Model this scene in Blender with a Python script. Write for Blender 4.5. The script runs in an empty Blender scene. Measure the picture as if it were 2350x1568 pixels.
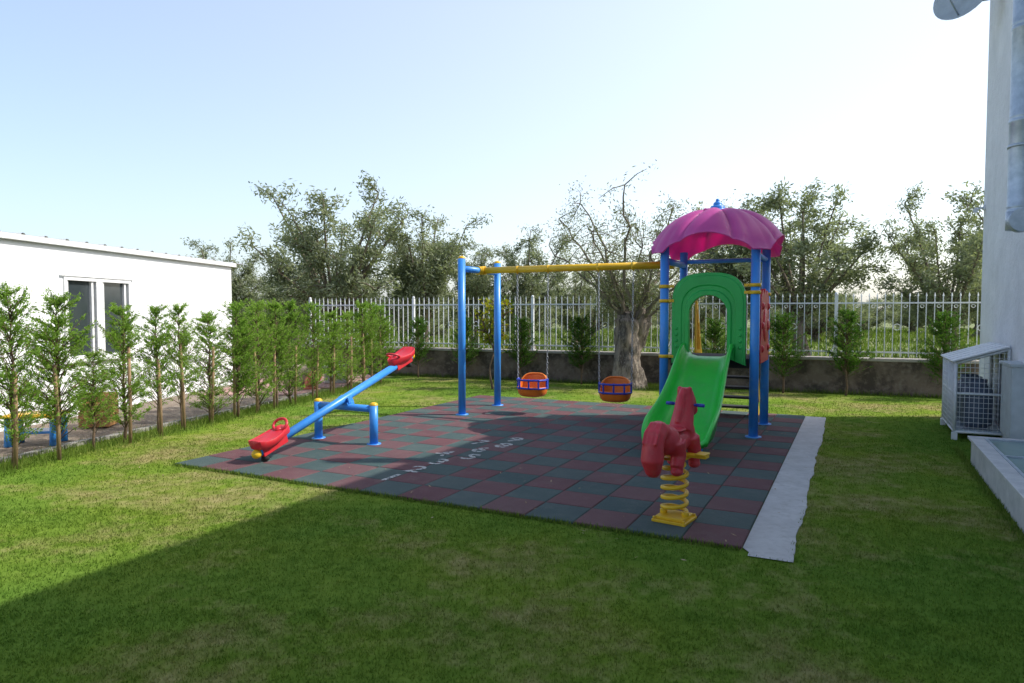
import bpy, math, random
import numpy as np
from mathutils import Vector, Matrix, Euler
random.seed(7)
sc = bpy.context.scene
COL = sc.collection
pi = math.pi

# ------------------------------------------------------------------ materials
def newmat(name):
    m = bpy.data.materials.new(name); m.use_nodes = True
    nt = m.node_tree; nt.nodes.clear()
    out = nt.nodes.new('ShaderNodeOutputMaterial')
    return m, nt, out
def N(nt, t, **kw):
    n = nt.nodes.new(t)
    for k, v in kw.items(): setattr(n, k, v)
    return n
def c4(c): return (c[0], c[1], c[2], 1)
def noise(nt, vec, scale, detail=4, rough=.6):
    n = N(nt, 'ShaderNodeTexNoise'); n.inputs['Scale'].default_value = scale
    n.inputs['Detail'].default_value = detail; n.inputs['Roughness'].default_value = rough
    nt.links.new(vec, n.inputs['Vector']); return n.outputs[0]
def ramp(nt, fac, a, b, ca, cb):
    r = N(nt, 'ShaderNodeValToRGB'); e = r.color_ramp.elements
    e[0].position = a; e[1].position = b; e[0].color = c4(ca); e[1].color = c4(cb)
    nt.links.new(fac, r.inputs[0]); return r.outputs[0]
def mix(nt, fac, a, b, mode='MIX'):
    m = N(nt, 'ShaderNodeMixRGB', blend_type=mode)
    for s, v in ((0, fac), (1, a), (2, b)):
        if isinstance(v, (int, float)): m.inputs[s].default_value = v
        elif isinstance(v, (tuple, list)): m.inputs[s].default_value = c4(v)
        else: nt.links.new(v, m.inputs[s])
    return m.outputs[0]
def M(name, c1, c2=None, scale=6, rough=.5, bump=0, bscale=60, metal=0, stretch=None, coat=0, lo=.35, hi=.65, spec=.5, dirt=None, wear=None):
    m, nt, out = newmat(name)
    tc = N(nt, 'ShaderNodeTexCoord'); vec = tc.outputs['Object']
    if stretch:
        mp = N(nt, 'ShaderNodeMapping'); mp.inputs['Scale'].default_value = stretch
        nt.links.new(vec, mp.inputs[0]); vec = mp.outputs[0]
    b = N(nt, 'ShaderNodeBsdfPrincipled')
    if c2 is None: c2 = tuple(x*.82 for x in c1)
    col = ramp(nt, noise(nt, vec, scale, 5), lo, hi, c1, c2)
    if dirt: col = mix(nt, ramp(nt, noise(nt, vec, scale*3.7, 6, .7), .5, .75, (0,0,0), (1,1,1)), col, dirt)
    nt.links.new(col, b.inputs['Base Color'])
    rr = N(nt, 'ShaderNodeMapRange'); rr.inputs[3].default_value = max(0, rough-.08); rr.inputs[4].default_value = min(1, rough+.12)
    nt.links.new(noise(nt, vec, scale*4, 3), rr.inputs[0]); nt.links.new(rr.outputs[0], b.inputs['Roughness'])
    b.inputs['Metallic'].default_value = metal
    b.inputs['Specular IOR Level'].default_value = spec
    b.inputs['Coat Weight'].default_value = coat
    if bump:
        bp = N(nt, 'ShaderNodeBump'); bp.inputs['Strength'].default_value = bump; bp.inputs['Distance'].default_value = .02
        nt.links.new(noise(nt, vec, bscale, 6, .65), bp.inputs['Height']); nt.links.new(bp.outputs[0], b.inputs['Normal'])
    if wear:
        tr = N(nt, 'ShaderNodeBsdfTransparent'); mx = N(nt, 'ShaderNodeMixShader')
        nt.links.new(ramp(nt, noise(nt, vec, wear, 6, .75), .46, .60, (0.1,0.1,0.1), (1,1,1)), mx.inputs[0])
        nt.links.new(b.outputs[0], mx.inputs[1]); nt.links.new(tr.outputs[0], mx.inputs[2]); nt.links.new(mx.outputs[0], out.inputs[0])
    else: nt.links.new(b.outputs[0], out.inputs[0])
    return m
def leafmat(name, dark, light, trans=.3, extra=None):
    m, nt, out = newmat(name)
    a = N(nt, 'ShaderNodeAttribute', attribute_name='shade')
    g = N(nt, 'ShaderNodeNewGeometry')
    oi = N(nt, 'ShaderNodeObjectInfo')
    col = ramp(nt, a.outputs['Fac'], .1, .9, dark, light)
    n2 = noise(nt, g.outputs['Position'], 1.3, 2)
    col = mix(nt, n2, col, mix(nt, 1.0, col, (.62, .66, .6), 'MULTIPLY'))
    if extra: col = mix(nt, mix(nt, 1.0, oi.outputs['Random'], (.45,)*3, 'MULTIPLY'), col, extra)
    d = N(nt, 'ShaderNodeBsdfDiffuse')
    t = N(nt, 'ShaderNodeBsdfTranslucent')
    nt.links.new(col, d.inputs[0]); nt.links.new(mix(nt, 1.0, col, (1.5, 1.6, .8), 'MULTIPLY'), t.inputs[0])
    mx = N(nt, 'ShaderNodeMixShader'); mx.inputs[0].default_value = trans
    nt.links.new(d.outputs[0], mx.inputs[1]); nt.links.new(t.outputs[0], mx.inputs[2]); nt.links.new(mx.outputs[0], out.inputs[0])
    return m
def lawncolor(nt):
    g = N(nt, 'ShaderNodeNewGeometry'); P = g.outputs['Position']
    fine = noise(nt, P, 7, 3, .6); mid = noise(nt, P, 1.1, 4, .6); big = noise(nt, P, .42, 3)
    green = ramp(nt, fine, .3, .7, (.095, .180, .026), (.150, .250, .042))
    green = mix(nt, ramp(nt, big, .38, .62, (0,)*3, (1,)*3), green, mix(nt, 1.0, green, (1.5, 1.18, 1.05), 'MULTIPLY'))
    dry = ramp(nt, fine, .3, .7, (.23, .18, .085), (.36, .30, .155))
    m2 = mix(nt, .20, mix(nt, .5, mid, big), fine)
    return mix(nt, ramp(nt, m2, .49, .61, (0,)*3, (.8,)*3), green, dry), P
def lawnmat(name, blades):
    m, nt, out = newmat(name)
    col, P = lawncolor(nt)
    b = N(nt, 'ShaderNodeBsdfDiffuse')
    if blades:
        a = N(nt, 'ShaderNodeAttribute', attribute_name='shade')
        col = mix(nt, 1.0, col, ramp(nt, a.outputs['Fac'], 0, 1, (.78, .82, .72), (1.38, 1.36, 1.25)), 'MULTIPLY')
        t = N(nt, 'ShaderNodeBsdfTranslucent'); nt.links.new(col, t.inputs[0])
        mx = N(nt, 'ShaderNodeMixShader'); mx.inputs[0].default_value = .35
        nt.links.new(col, b.inputs[0])
        nt.links.new(b.outputs[0], mx.inputs[1]); nt.links.new(t.outputs[0], mx.inputs[2]); nt.links.new(mx.outputs[0], out.inputs[0])
    else:
        col = mix(nt, 1.0, col, (.95, .95, .9), 'MULTIPLY')
        nt.links.new(col, b.inputs[0])
        bp = N(nt, 'ShaderNodeBump'); bp.inputs['Strength'].default_value = .35; bp.inputs['Distance'].default_value = .02
        nt.links.new(noise(nt, P, 45, 6, .75), bp.inputs['Height']); nt.links.new(bp.outputs[0], b.inputs['Normal'])
        nt.links.new(b.outputs[0], out.inputs[0])
    return m

BLUE = M('blue_paint', (.045, .29, .78), (.04, .24, .70), rough=.34, scale=3, bump=.03, bscale=30, dirt=(.09, .30, .66))
YEL = M('yellow_paint', (.80, .50, .015), (.70, .41, .012), rough=.38, scale=4)
RED = M('red_plastic', (.66, .025, .04), (.55, .02, .03), rough=.36, scale=5, bump=.04, bscale=120, dirt=(.5, .06, .06))
HRED = M('faded_red_plastic', (.58, .03, .045), (.48, .025, .04), rough=.42, scale=5, bump=.05, bscale=120, dirt=(.48, .07, .07))
GRN = M('green_plastic', (.03, .58, .055), (.025, .49, .05), rough=.3, scale=3, bump=.03, bscale=90, dirt=(.06, .48, .08))
GRND = M('dark_green_plastic', (.015, .42, .07), (.012, .35, .06), rough=.36, scale=3, bump=.04, bscale=90)
ORG = M('orange_plastic', (.82, .21, .02), (.74, .17, .015), rough=.38, scale=8)
NAVY = M('navy_plastic', (.02, .05, .42), rough=.4)
BLK = M('black_rubber', (.02, .02, .02), (.035, .035, .035), rough=.8)
STEEL = M('galvanised_steel', (.50, .56, .62), (.36, .42, .48), scale=9, rough=.42, metal=.55)
CHAIN = M('chain_steel', (.45, .46, .48), rough=.4, metal=.8)
WHITEP = M('white_metal_paint', (.74, .76, .77), (.62, .64, .66), rough=.45, scale=8)
STUCCO = M('white_stucco', (.80, .81, .83), (.69, .70, .72), scale=2, rough=.9, bump=1, bscale=11, spec=.2)
ROOFW = M('white_roof_sheet', (.72, .73, .72), (.60, .61, .59), scale=3, rough=.5)
FRAMEW = M('white_plastic_frame', (.80, .80, .80), rough=.35)
GLASS = M('dark_window_glass', (.035, .045, .05), (.06, .07, .075), scale=1.2, rough=.06, spec=.8)
WALLM = M('old_rendered_stone', (.19, .145, .115), (.075, .058, .048), scale=2.2, rough=.95, bump=.9, bscale=9, dirt=(.25, .21, .17), lo=.42, hi=.58)
CAPM = M('cement_coping', (.46, .42, .38), (.33, .30, .27), scale=5, rough=.9, bump=.4)
CONC = M('concrete', (.56, .55, .53), (.46, .45, .43), scale=4, rough=.9, bump=.15, bscale=18, dirt=(.39, .38, .35))
KERBM = M('weathered_kerb', (.34, .32, .30), (.22, .21, .19), scale=4, rough=.9, bump=.3)
MARB = M('grey_marble', (.58, .58, .57), (.42, .43, .43), scale=6, rough=.5, bump=.1)
GREENGL = M('greenish_glass', (.26, .38, .34), (.20, .31, .29), scale=3, rough=.15)
BARK = M('olive_bark', (.23, .185, .14), (.08, .062, .048), scale=5, rough=.95, bump=1, bscale=18, stretch=(3, 3, .6))
BARKF = M('old_olive_bark', (.25, .20, .155), (.07, .056, .045), scale=3.2, rough=.95, bump=1, bscale=9, stretch=(3, 3, .7), dirt=(.36, .32, .26), lo=.42, hi=.58)
BARKT = M('thin_olive_bark', (.20, .17, .13), (.12, .10, .08), scale=8, rough=.9)
BARKY = M('young_bark', (.20, .13, .08), (.11, .075, .05), scale=14, rough=.9, bump=.5)
STAKEM = M('weathered_stake', (.36, .24, .13), (.22, .14, .08), scale=9, rough=.85, bump=.5, stretch=(4, 4, .5))
TERRA = M('terracotta', (.48, .17, .10), (.38, .13, .08), scale=7, rough=.85)
CLAY = M('pale_clay', (.42, .34, .25), (.28, .22, .16), scale=7, rough=.9, bump=.4)
PAVE = M('pink_paving', (.44, .27, .235), (.32, .19, .165), scale=3, rough=.9, bump=.4)
DIRT = M('yard_soil', (.24, .19, .14), (.16, .12, .09), scale=2.5, rough=.95, bump=.9, bscale=25, dirt=(.32, .28, .23))
WOODC = M('crate_wood', (.42, .22, .08), (.30, .15, .06), scale=6, rough=.7, stretch=(1, 6, 6))
GASM = M('grey_blue_cylinder', (.08, .105, .16), (.055, .075, .11), scale=5, rough=.45)
CABM = M('pale_grey_cabinet', (.45, .50, .52), rough=.5)
WMARK = M('worn_white_paint', (.56, .58, .56), (.40, .43, .42), scale=16, rough=.8, wear=18)
def tilemat(name, c1, c2, dust):
    m, nt, out = newmat(name); tc = N(nt, 'ShaderNodeTexCoord'); P = tc.outputs['Object']
    g = N(nt, 'ShaderNodeNewGeometry')
    b = N(nt, 'ShaderNodeBsdfPrincipled'); b.inputs['Roughness'].default_value = .8; b.inputs['Specular IOR Level'].default_value = .35
    col = ramp(nt, noise(nt, P, 1.4, 5, .7), .35, .65, c1, c2)
    col = mix(nt, mix(nt, 1.0, ramp(nt, g.outputs['Random Per Island'], 0, 1, (0,)*3, (1,)*3), (.35,)*3, 'MULTIPLY'), col, dust)
    col = mix(nt, ramp(nt, noise(nt, P, 4.5, 8, .8), .48, .75, (0,)*3, (.75,)*3), col, dust)
    col = mix(nt, 1.0, col, ramp(nt, noise(nt, P, 260, 2, .6), .3, .7, (.72,)*3, (1.3,)*3), 'MULTIPLY')
    nt.links.new(col, b.inputs['Base Color'])
    bp = N(nt, 'ShaderNodeBump'); bp.inputs['Strength'].default_value = .6; bp.inputs['Distance'].default_value = .01
    nt.links.new(noise(nt, P, 220, 3, .7), bp.inputs['Height']); nt.links.new(bp.outputs[0], b.inputs['Normal']); nt.links.new(b.outputs[0], out.inputs[0])
    return m
TRED = tilemat('red_rubber_tile', (.140, .054, .060), (.105, .043, .050), (.165, .11, .105))
TGRN = tilemat('green_rubber_tile', (.052, .094, .088), (.040, .072, .072), (.11, .13, .12))
MEADOW = M('meadow', (.14, .19, .05), (.21, .215, .085), scale=.35, rough=.95, bump=1, bscale=6, dirt=(.12, .17, .045))
LAWN = lawnmat('lawn_soil_and_turf', False)
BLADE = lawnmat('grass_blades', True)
OLIVE = leafmat('olive_leaves', (.12, .145, .085), (.46, .48, .36), .30, (.23, .26, .16))
OLIVEF = leafmat('pruned_olive_leaves', (.12, .14, .075), (.36, .37, .24), .28)
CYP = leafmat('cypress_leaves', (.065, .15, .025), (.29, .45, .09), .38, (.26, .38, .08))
CYPD = leafmat('dark_cypress_leaves', (.03, .085, .018), (.13, .25, .045), .28)
CITR = leafmat('citrus_leaves', (.13, .19, .03), (.55, .48, .05), .35)
WEED = leafmat('weeds', (.10, .17, .03), (.27, .33, .085), .3)
LITT = M('dry_leaf', (.30, .20, .10), (.42, .33, .20), scale=9, rough=.8)
PINK, nt, out = newmat('pink_translucent_plastic')
tc = N(nt, 'ShaderNodeTexCoord')
pc = ramp(nt, noise(nt, tc.outputs['Object'], 3), .35, .65, (.68, .14, .48), (.60, .11, .41))
b = N(nt, 'ShaderNodeBsdfPrincipled'); b.inputs['Roughness'].default_value = .38; nt.links.new(pc, b.inputs['Base Color'])
t = N(nt, 'ShaderNodeBsdfTranslucent'); t.inputs[0].default_value = (1, .08, .48, 1)
mx = N(nt, 'ShaderNodeMixShader'); mx.inputs[0].default_value = .42
nt.links.new(b.outputs[0], mx.inputs[1]); nt.links.new(t.outputs[0], mx.inputs[2]); nt.links.new(mx.outputs[0], out.inputs[0])
SIDING, nt, out = newmat('white_siding')
tc = N(nt, 'ShaderNodeTexCoord'); b = N(nt, 'ShaderNodeBsdfPrincipled'); b.inputs['Roughness'].default_value = .5
nt.links.new(ramp(nt, noise(nt, tc.outputs['Object'], .8), .3, .7, (.84, .85, .86), (.79, .80, .81)), b.inputs['Base Color'])
w = N(nt, 'ShaderNodeTexWave', bands_direction='Z', wave_profile='SAW'); w.inputs['Scale'].default_value = 2.2
nt.links.new(tc.outputs['Object'], w.inputs[0])
bp = N(nt, 'ShaderNodeBump'); bp.inputs['Strength'].default_value = .3; bp.inputs['Distance'].default_value = .015
nt.links.new(w.outputs[1], bp.inputs['Height']); nt.links.new(bp.outputs[0], b.inputs['Normal']); nt.links.new(b.outputs[0], out.inputs[0])

# ------------------------------------------------------------------ mesh tools
class MB:
    def __init__(s): s.v = []; s.f = []; s.mi = []; s.sm = []
    def add(s, vs, fs, mi=0, smooth=True):
        o = len(s.v); s.v += [Vector(p) for p in vs]
        for f in fs: s.f.append([i+o for i in f]); s.mi.append(mi); s.sm.append(smooth)
        return s
    def box(s, x0, x1, y0, y1, z0, z1, mi=0, X=None):
        vs = [Vector((x, y, z)) for x in (x0, x1) for y in (y0, y1) for z in (z0, z1)]
        if X is not None: vs = [X @ p for p in vs]
        return s.add(vs, [(0,1,3,2),(4,6,7,5),(0,4,5,1),(2,3,7,6),(0,2,6,4),(1,5,7,3)], mi, False)
    def tube(s, pts, rad, seg=12, mi=0, caps=True, closed=False, fn=None):
        pts = [Vector(p) for p in pts]; n = len(pts)
        if isinstance(rad, (int, float)): rad = [rad]*n
        def tan(i):
            if closed: return (pts[(i+1) % n]-pts[i-1]).normalized()
            return (pts[min(i+1, n-1)]-pts[max(i-1, 0)]).normalized()
        t = tan(0); up = Vector((0,0,1)) if abs(t.z) < .9 else Vector((1,0,0))
        a = t.cross(up).normalized(); vs = []
        for i in range(n):
            t = tan(i); a = (a - t*a.dot(t)).normalized(); bb = t.cross(a)
            for k in range(seg):
                th = 2*pi*k/seg; r = rad[i]*(fn(th, i/(n-1)) if fn else 1)
                vs.append(pts[i]+a*math.cos(th)*r+bb*math.sin(th)*r)
        fs = []; m = n if closed else n-1
        for i in range(m):
            j = (i+1) % n
            for k in range(seg):
                l = (k+1) % seg; fs.append((i*seg+k, i*seg+l, j*seg+l, j*seg+k))
        s.add(vs, fs, mi, True)
        if caps and not closed:
            o = len(s.v)-len(vs)
            s.f.append([o+k for k in range(seg)][::-1]); s.mi.append(mi); s.sm.append(False)
            s.f.append([o+(n-1)*seg+k for k in range(seg)]); s.mi.append(mi); s.sm.append(False)
        return s
    def lathe(s, prof, seg=24, X=None, mi=0):
        vs = []; fs = []
        for r, z in prof:
            for k in range(seg):
                th = 2*pi*k/seg; p = Vector((r*math.cos(th), r*math.sin(th), z)); vs.append(X @ p if X is not None else p)
        for i in range(len(prof)-1):
            for k in range(seg):
                l = (k+1) % seg; fs.append((i*seg+k, i*seg+l, (i+1)*seg+l, (i+1)*seg+k))
        return s.add(vs, fs, mi, True)
    def ell(s, c, r, X=None, mi=0, seg=16, rings=10):
        vs = []; fs = []
        for i in range(rings+1):
            ph = pi*i/rings
            rr = max(math.sin(ph), .001)
            for k in range(seg):
                th = 2*pi*k/seg
                p = Vector((r[0]*rr*math.cos(th), r[1]*rr*math.sin(th), -r[2]*math.cos(ph)))
                if X is not None: p = X @ p
                vs.append(p+Vector(c))
        for i in range(rings):
            for k in range(seg):
                l = (k+1) % seg; fs.append((i*seg+k, i*seg+l, (i+1)*seg+l, (i+1)*seg+k))
        return s.add(vs, fs, mi, True)
    def prism(s, pts, y0, y1, mi=0):
        n = len(pts); vs = [(x, y0, z) for x, z in pts]+[(x, y1, z) for x, z in pts]
        fs = [list(range(n)), list(range(2*n-1, n-1, -1))]+[(i, i+n, (i+1) % n+n, (i+1) % n) for i in range(n)]
        return s.add(vs, fs, mi, False)
    def xf(s, X): s.v = [X @ p for p in s.v]; return s

def link(o, parent=None):
    COL.objects.link(o)
    if parent: o.parent = parent
    return o
def tag(o, label=None, cat=None, group=None):
    if label: o['label'] = label
    if cat: o['category'] = cat
    if group: o['group'] = group
    return o
def thing(name, loc, rz=0, label='', cat='', group=None):
    e = bpy.data.objects.new(name, None); e.location = loc; e.rotation_euler = (0, 0, rz); e.empty_display_size = .2
    return tag(link(e), label, cat, group)
def obj(name, mb, mats, parent=None, bevel=0, label=None, cat=None, group=None, loc=None, rz=0, sub=0):
    me = bpy.data.meshes.new(name)
    me.from_pydata([tuple(v) for v in mb.v], [], mb.f)
    if not isinstance(mats, (list, tuple)): mats = [mats]
    for m in mats: me.materials.append(m)
    me.polygons.foreach_set('material_index', mb.mi); me.polygons.foreach_set('use_smooth', mb.sm); me.update()
    o = bpy.data.objects.new(name, me); link(o, parent)
    if loc is not None: o.location = loc; o.rotation_euler = (0, 0, rz)
    if bevel:
        bv = o.modifiers.new('bevel', 'BEVEL'); bv.width = bevel; bv.segments = 2; bv.limit_method = 'ANGLE'; bv.angle_limit = math.radians(40)
    if sub:
        sm = o.modifiers.new('sub', 'SUBSURF'); sm.levels = sm.render_levels = sub
    return tag(o, label, cat, group)
def npmesh(name, v, f, mat, shade=None):
    me = bpy.data.meshes.new(name); v = np.asarray(v, np.float32); f = np.asarray(f, np.int32); n, k = f.shape
    me.vertices.add(len(v)); me.vertices.foreach_set('co', v.ravel())
    me.loops.add(n*k); me.loops.foreach_set('vertex_index', f.ravel())
    me.polygons.add(n); me.polygons.foreach_set('loop_start', np.arange(0, n*k, k, dtype=np.int32))
    me.update(calc_edges=True); me.materials.append(mat)
    if shade is not None:
        a = me.attributes.new('shade', 'FLOAT', 'POINT'); a.data.foreach_set('value', np.asarray(shade, np.float32))
    return me
def nrm(a): return a/np.maximum(np.linalg.norm(a, axis=1, keepdims=True), 1e-6)
def leaves(name, C, D, L, W, rng, mat, shade):
    n = len(C); D = nrm(D); S = nrm(np.cross(D, rng.normal(size=(n, 3))))
    L = np.broadcast_to(L, (n,))[:, None]; W = np.broadcast_to(W, (n,))[:, None]
    v = np.stack([C-D*L/2, C+S*W/2-D*L*.05, C+D*L/2, C-S*W/2-D*L*.05], 1).reshape(-1, 3)
    return npmesh(name, v, np.arange(n*4).reshape(n, 4), mat, np.repeat(np.clip(shade, 0, 1), 4))
def copy_tree(root, parent=None):
    c = root.copy(); COL.objects.link(c)
    if parent: c.parent = parent
    for ch in root.children: copy_tree(ch, c)
    return c
def place(root, loc, rz=0, s=1, label=None):
    c = copy_tree(root); c.location = loc; c.rotation_euler = (0, 0, rz)
    c.scale = (s, s, s) if isinstance(s, (int, float)) else s
    if label: c['label'] = label
    return c

# ------------------------------------------------------------------ frames
TH = math.radians(-26.71)
U = Vector((.4494, .8933, 0)); V = Vector((-.8933, .4494, 0))
N0 = Vector((1.542, 4.518, 0))
def Lm(a, b, z=0): return N0+U*a+V*b+Vector((0, 0, z))
C0 = Vector((7.1, 10.35, 0))
def Fc(s, d, z=0): return C0-U*s+V*d+Vector((0, 0, z))
W0 = Vector((8.0, 12.65, 0)); WX = Vector((.923, -.385, 0)); WY = Vector((.385, .923, 0)); WTH = math.atan2(-.385, .923)
def hedgeX(Y): return -6.884+.26*Y

# ------------------------------------------------------------------ ground
def sheet(name, pts, z, mat, kind='structure', n=None):
    mb = MB(); mb.add([(x, y, z) for x, y in pts], [list(range(len(pts)))], 0, False)
    o = obj(name, mb, mat); o['kind'] = kind; return o
sheet('ground', [(-700, -300), (700, -300), (700, 900), (-700, 900)], -.012, MEADOW)
fl = W0-WX*14.8; fr = W0+WX*4
sheet('lawn', [(-8, -14), (14, -14), (fr.x, fr.y), (fl.x, fl.y), (hedgeX(16.8)-.35, 16.9), (hedgeX(2)-.35, 2), (-8, -3)], 0, LAWN)
sheet('yard_soil', [(-14, -3.02), (-8.01, -3.02), (hedgeX(2)-.36, 2), (hedgeX(13)-.36, 13), (-6.0, 13), (-6.0, 20), (-14, 20)], -.004, DIRT)
mb = MB()
rng = random.Random(3)
y = 13.02
while y < 17.2:
    x = -5.98
    while x < hedgeX(y)-.75:
        mb.box(x+.008, x+.39, y+.008, y+.39, -.03, .004+rng.uniform(0, .004)); x += .4
    y += .4
o = obj('terrace_paving', mb, PAVE); o['kind'] = 'structure'
# ------------------------------------------------------------------ mat
T = .405
matE = thing('play_mat', N0, TH, 'red and green chequered rubber tile mat set in the lawn', 'play mat')
mb = MB(); rng = random.Random(5)
for i in range(16):
    for j in range(14):
        g = .0022; z = .022+rng.uniform(-.0022, .0022); c = .006
        x0 = -(j+1)*T+g; x1 = -j*T-g; y0 = i*T+g; y1 = (i+1)*T-g
        jx = rng.uniform(-.0015, .0015)
        vs = [(x0+jx, y0, 0), (x1+jx, y0, 0), (x1+jx, y1, 0), (x0+jx, y1, 0),
              (x0+jx, y0, z-c), (x1+jx, y0, z-c), (x1+jx, y1, z-c), (x0+jx, y1, z-c),
              (x0+c+jx, y0+c, z), (x1-c+jx, y0+c, z), (x1-c+jx, y1-c, z), (x0+c+jx, y1-c, z)]
        fs = [(8,9,10,11)]+[(k, (k+1) % 4, (k+1) % 4+4, k+4) for k in range(4)]+[(k+4, (k+1) % 4+4, (k+1) % 4+8, k+8) for k in range(4)]
        mb.add(vs, fs, (i+j+1) % 2, False)
obj('rubber_tiles', mb, [TGRN, TRED], matE)
mb = MB(); mb.box(-14*T+.004, -.004, .004, 16*T-.004, -.02, .012); obj('mat_underlay', mb, BLK, matE)
def digit(ch, a, b, size=.27):
    cu = bpy.data.curves.new('painted_number', 'FONT'); cu.body = ch; cu.size = size*1.35; cu.align_x = 'CENTER'; cu.align_y = 'CENTER'
    cu.offset = .007; cu.extrude = 0
    t = bpy.data.objects.new('tmp', cu); COL.objects.link(t)
    dg = bpy.context.evaluated_depsgraph_get(); me = bpy.data.meshes.new_from_object(t.evaluated_get(dg))
    bpy.data.objects.remove(t); me.materials.clear(); me.materials.append(WMARK)
    o = bpy.data.objects.new('painted_number', me); link(o, matE); o.location = (-b, a, .0265)
    o['label'] = 'worn white painted number '+ch
for ch, a, b in (('1', .48, 3.26), ('2', .87, 3.24), ('3', 1.26, 3.22), ('4', 1.64, 3.40), ('5', 1.62, 3.05), ('6', 2.0, 3.14), ('7', 2.38, 3.36), ('8', 2.34, 3.02), ('9', 2.72, 3.06)):
    digit(ch, a, b)
mb = MB(); rng = random.Random(11); vs = []; n = 90
off = 0
for i in range(n+1):
    a = -.12+(6.62)*i/n; off = off*.88+rng.uniform(-.009, .009)
    w = .33-.05*i/n+off+rng.uniform(-.003, .003); jj = rng.uniform(-.004, .004)
    p = Lm(a, -.003-(.05 if a < 0 else 0)); q = Lm(a+jj, -w)
    vs += [(p.x, p.y, .009), (q.x, q.y, .009), (q.x, q.y, -.01)]
fs = []
for i in range(n):
    o3 = i*3; fs += [(o3, o3+1, o3+4, o3+3), (o3+1, o3+2, o3+5, o3+4)]
mb.add(vs, fs, 0, False); o = obj('concrete_path', mb, CONC); o['kind'] = 'structure'

# ------------------------------------------------------------------ tower with slide
tw = thing('slide_tower', (2.776, 9.285, .02), TH, 'playground tower with pink canopy, green arch and slide', 'playground slide')
PR = .057
for sx in (-1, 1):
    for sy in (-1, 1):
        mb = MB(); mb.tube([(sx*.57, sy*.555, 0), (sx*.57, sy*.555, 2.44)], PR, 20)
        mb.lathe([(.001, .012), (.10, .012), (.10, 0)], 16, Matrix.Translation((sx*.57, sy*.555, 0)))
        obj('post', mb, BLUE, tw)
def clamp(x, y, z, dx, parent):
    mb = MB(); X = Matrix.Translation((x, y, z))
    mb.lathe([(PR, -.022), (PR+.012, -.022), (PR+.012, .022), (PR, .022)], 18, X)
    s = 1 if dx > 0 else -1
    mb.box(min(x+s*.05, x+dx), max(x+s*.05, x+dx), y-.03, y-.015, z-.018, z+.018)
    mb.tube([(x+dx*.7, y-.045, z), (x+dx*.7, y, z)], .01, 8)
    obj('clamp', mb, YEL, parent)
for z in (1.91, 1.72, .99): clamp(-.57, -.555, z, .13, tw)
for z in (1.91, 1.82): clamp(.57, -.555, z, -.13, tw)
clamp(.57, .555, 1.82, -.1, tw); clamp(.57, .555, 1.0, -.1, tw)
mb = MB(); NT = 128; NR = 22; vs = []
def canopy(th, t):
    c, s = math.cos(th), math.sin(th)
    p = 3.0; R = .80/((abs(c)**p+abs(s)**p)**(1/p))
    cr = abs(math.sin(2*th))
    rim = 2.37+.22*math.sqrt(max(0, 1-(cr/.95)**2))
    lobe = math.sqrt(abs(math.cos(4*th)))          # 1 on the crown of a petal, 0 in a crease
    R *= .945+.055*lobe
    top = 2.92
    z = rim+(top-rim)*(1-t**2.5)**.85
    z -= .085*(1-lobe)*(math.sin(pi*min(1, (t*.9+.02))) if t > .1 else 0)
    z += .035*math.sin(pi*t)
    return Vector((R*t*c, R*t*s, z))
for i in range(NR+1):
    for k in range(NT): vs.append(canopy(2*pi*k/NT, max(i/NR, .01)))
for dr, dz in ((1.03, -.022), (1.045, -.03)):
    for k in range(NT):
        q = canopy(2*pi*k/NT, 1.0); vs.append(Vector((q.x*dr, q.y*dr, q.z+dz)))
fs = []
for i in range(NR+2):
    for k in range(NT):
        l = (k+1) % NT; fs.append((i*NT+k, i*NT+l, (i+1)*NT+l, (i+1)*NT+k))
mb.add(vs, fs, 0, True)
cn = obj('canopy', mb, PINK, tw); sd = cn.modifiers.new('thick', 'SOLIDIFY'); sd.thickness = .014
mb = MB(); mb.lathe([(.001, 3.10), (.02, 3.095), (.028, 3.075), (.024, 3.06), (.045, 3.05), (.06, 3.03), (.055, 3.01), (.085, 3.00), (.10, 2.975), (.095, 2.96), (.125, 2.95), (.135, 2.93), (.13, 2.86)], 24)
obj('finial', mb, BLUE, cn)
mb2 = MB()
mb2.ell((-.05, -.34, 2.90), (.065, .05, .03)); mb2.ell((-.095, -.34, 2.905), (.03, .025, .03)); mb2.ell((-.005, -.34, 2.905), (.03, .025, .03))
obj('moulded_emblem', mb2, PINK, cn)
mb = MB(); mb.box(-.52, .52, -.5, .5, .94, .98); mb.box(-.5, .5, -.49, -.46, .86, .94); mb.box(-.5, .5, .46, .49, .86, .94)
obj('platform', mb, BLK, tw, bevel=.004)
mb = MB()
n = 28
def outer(i):
    f = i/n
    if f < .25: return (-.465, .90+(1.68-.90)*f/.25)
    if f > .75: return (.465, .90+(1.68-.90)*(1-f)/.25)
    a = pi-(f-.25)/.5*pi; c, s = math.cos(a), math.sin(a)
    return (.465*math.copysign(abs(c)**.68, c), 1.68+.40*abs(s)**.78)
def inner(i):
    f = i/n
    if f < .25: return (-.24, .99+(1.55-.99)*f/.25)
    if f > .75: return (.24, .99+(1.55-.99)*(1-f)/.25)
    a = pi-(f-.25)/.5*pi
    return (.24*math.cos(a), 1.55+.24*math.sin(a))
layers = [(0, .0), (.12, .0), (.15, -.010), (.55, -.010), (.58, -.0), (.76, 0), (.80, -.022), (1, -.022)]
vs = []
for i in range(n+1):
    o_, q = outer(i), inner(i)
    row = [(o_[0], .06, o_[1])]+[(o_[0]+(q[0]-o_[0])*fr_, -.01+yy, o_[1]+(q[1]-o_[1])*fr_) for fr_, yy in layers]+[(q[0], .06, q[1])]
    vs += row
w_ = len(layers)+2; fs = []
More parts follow.
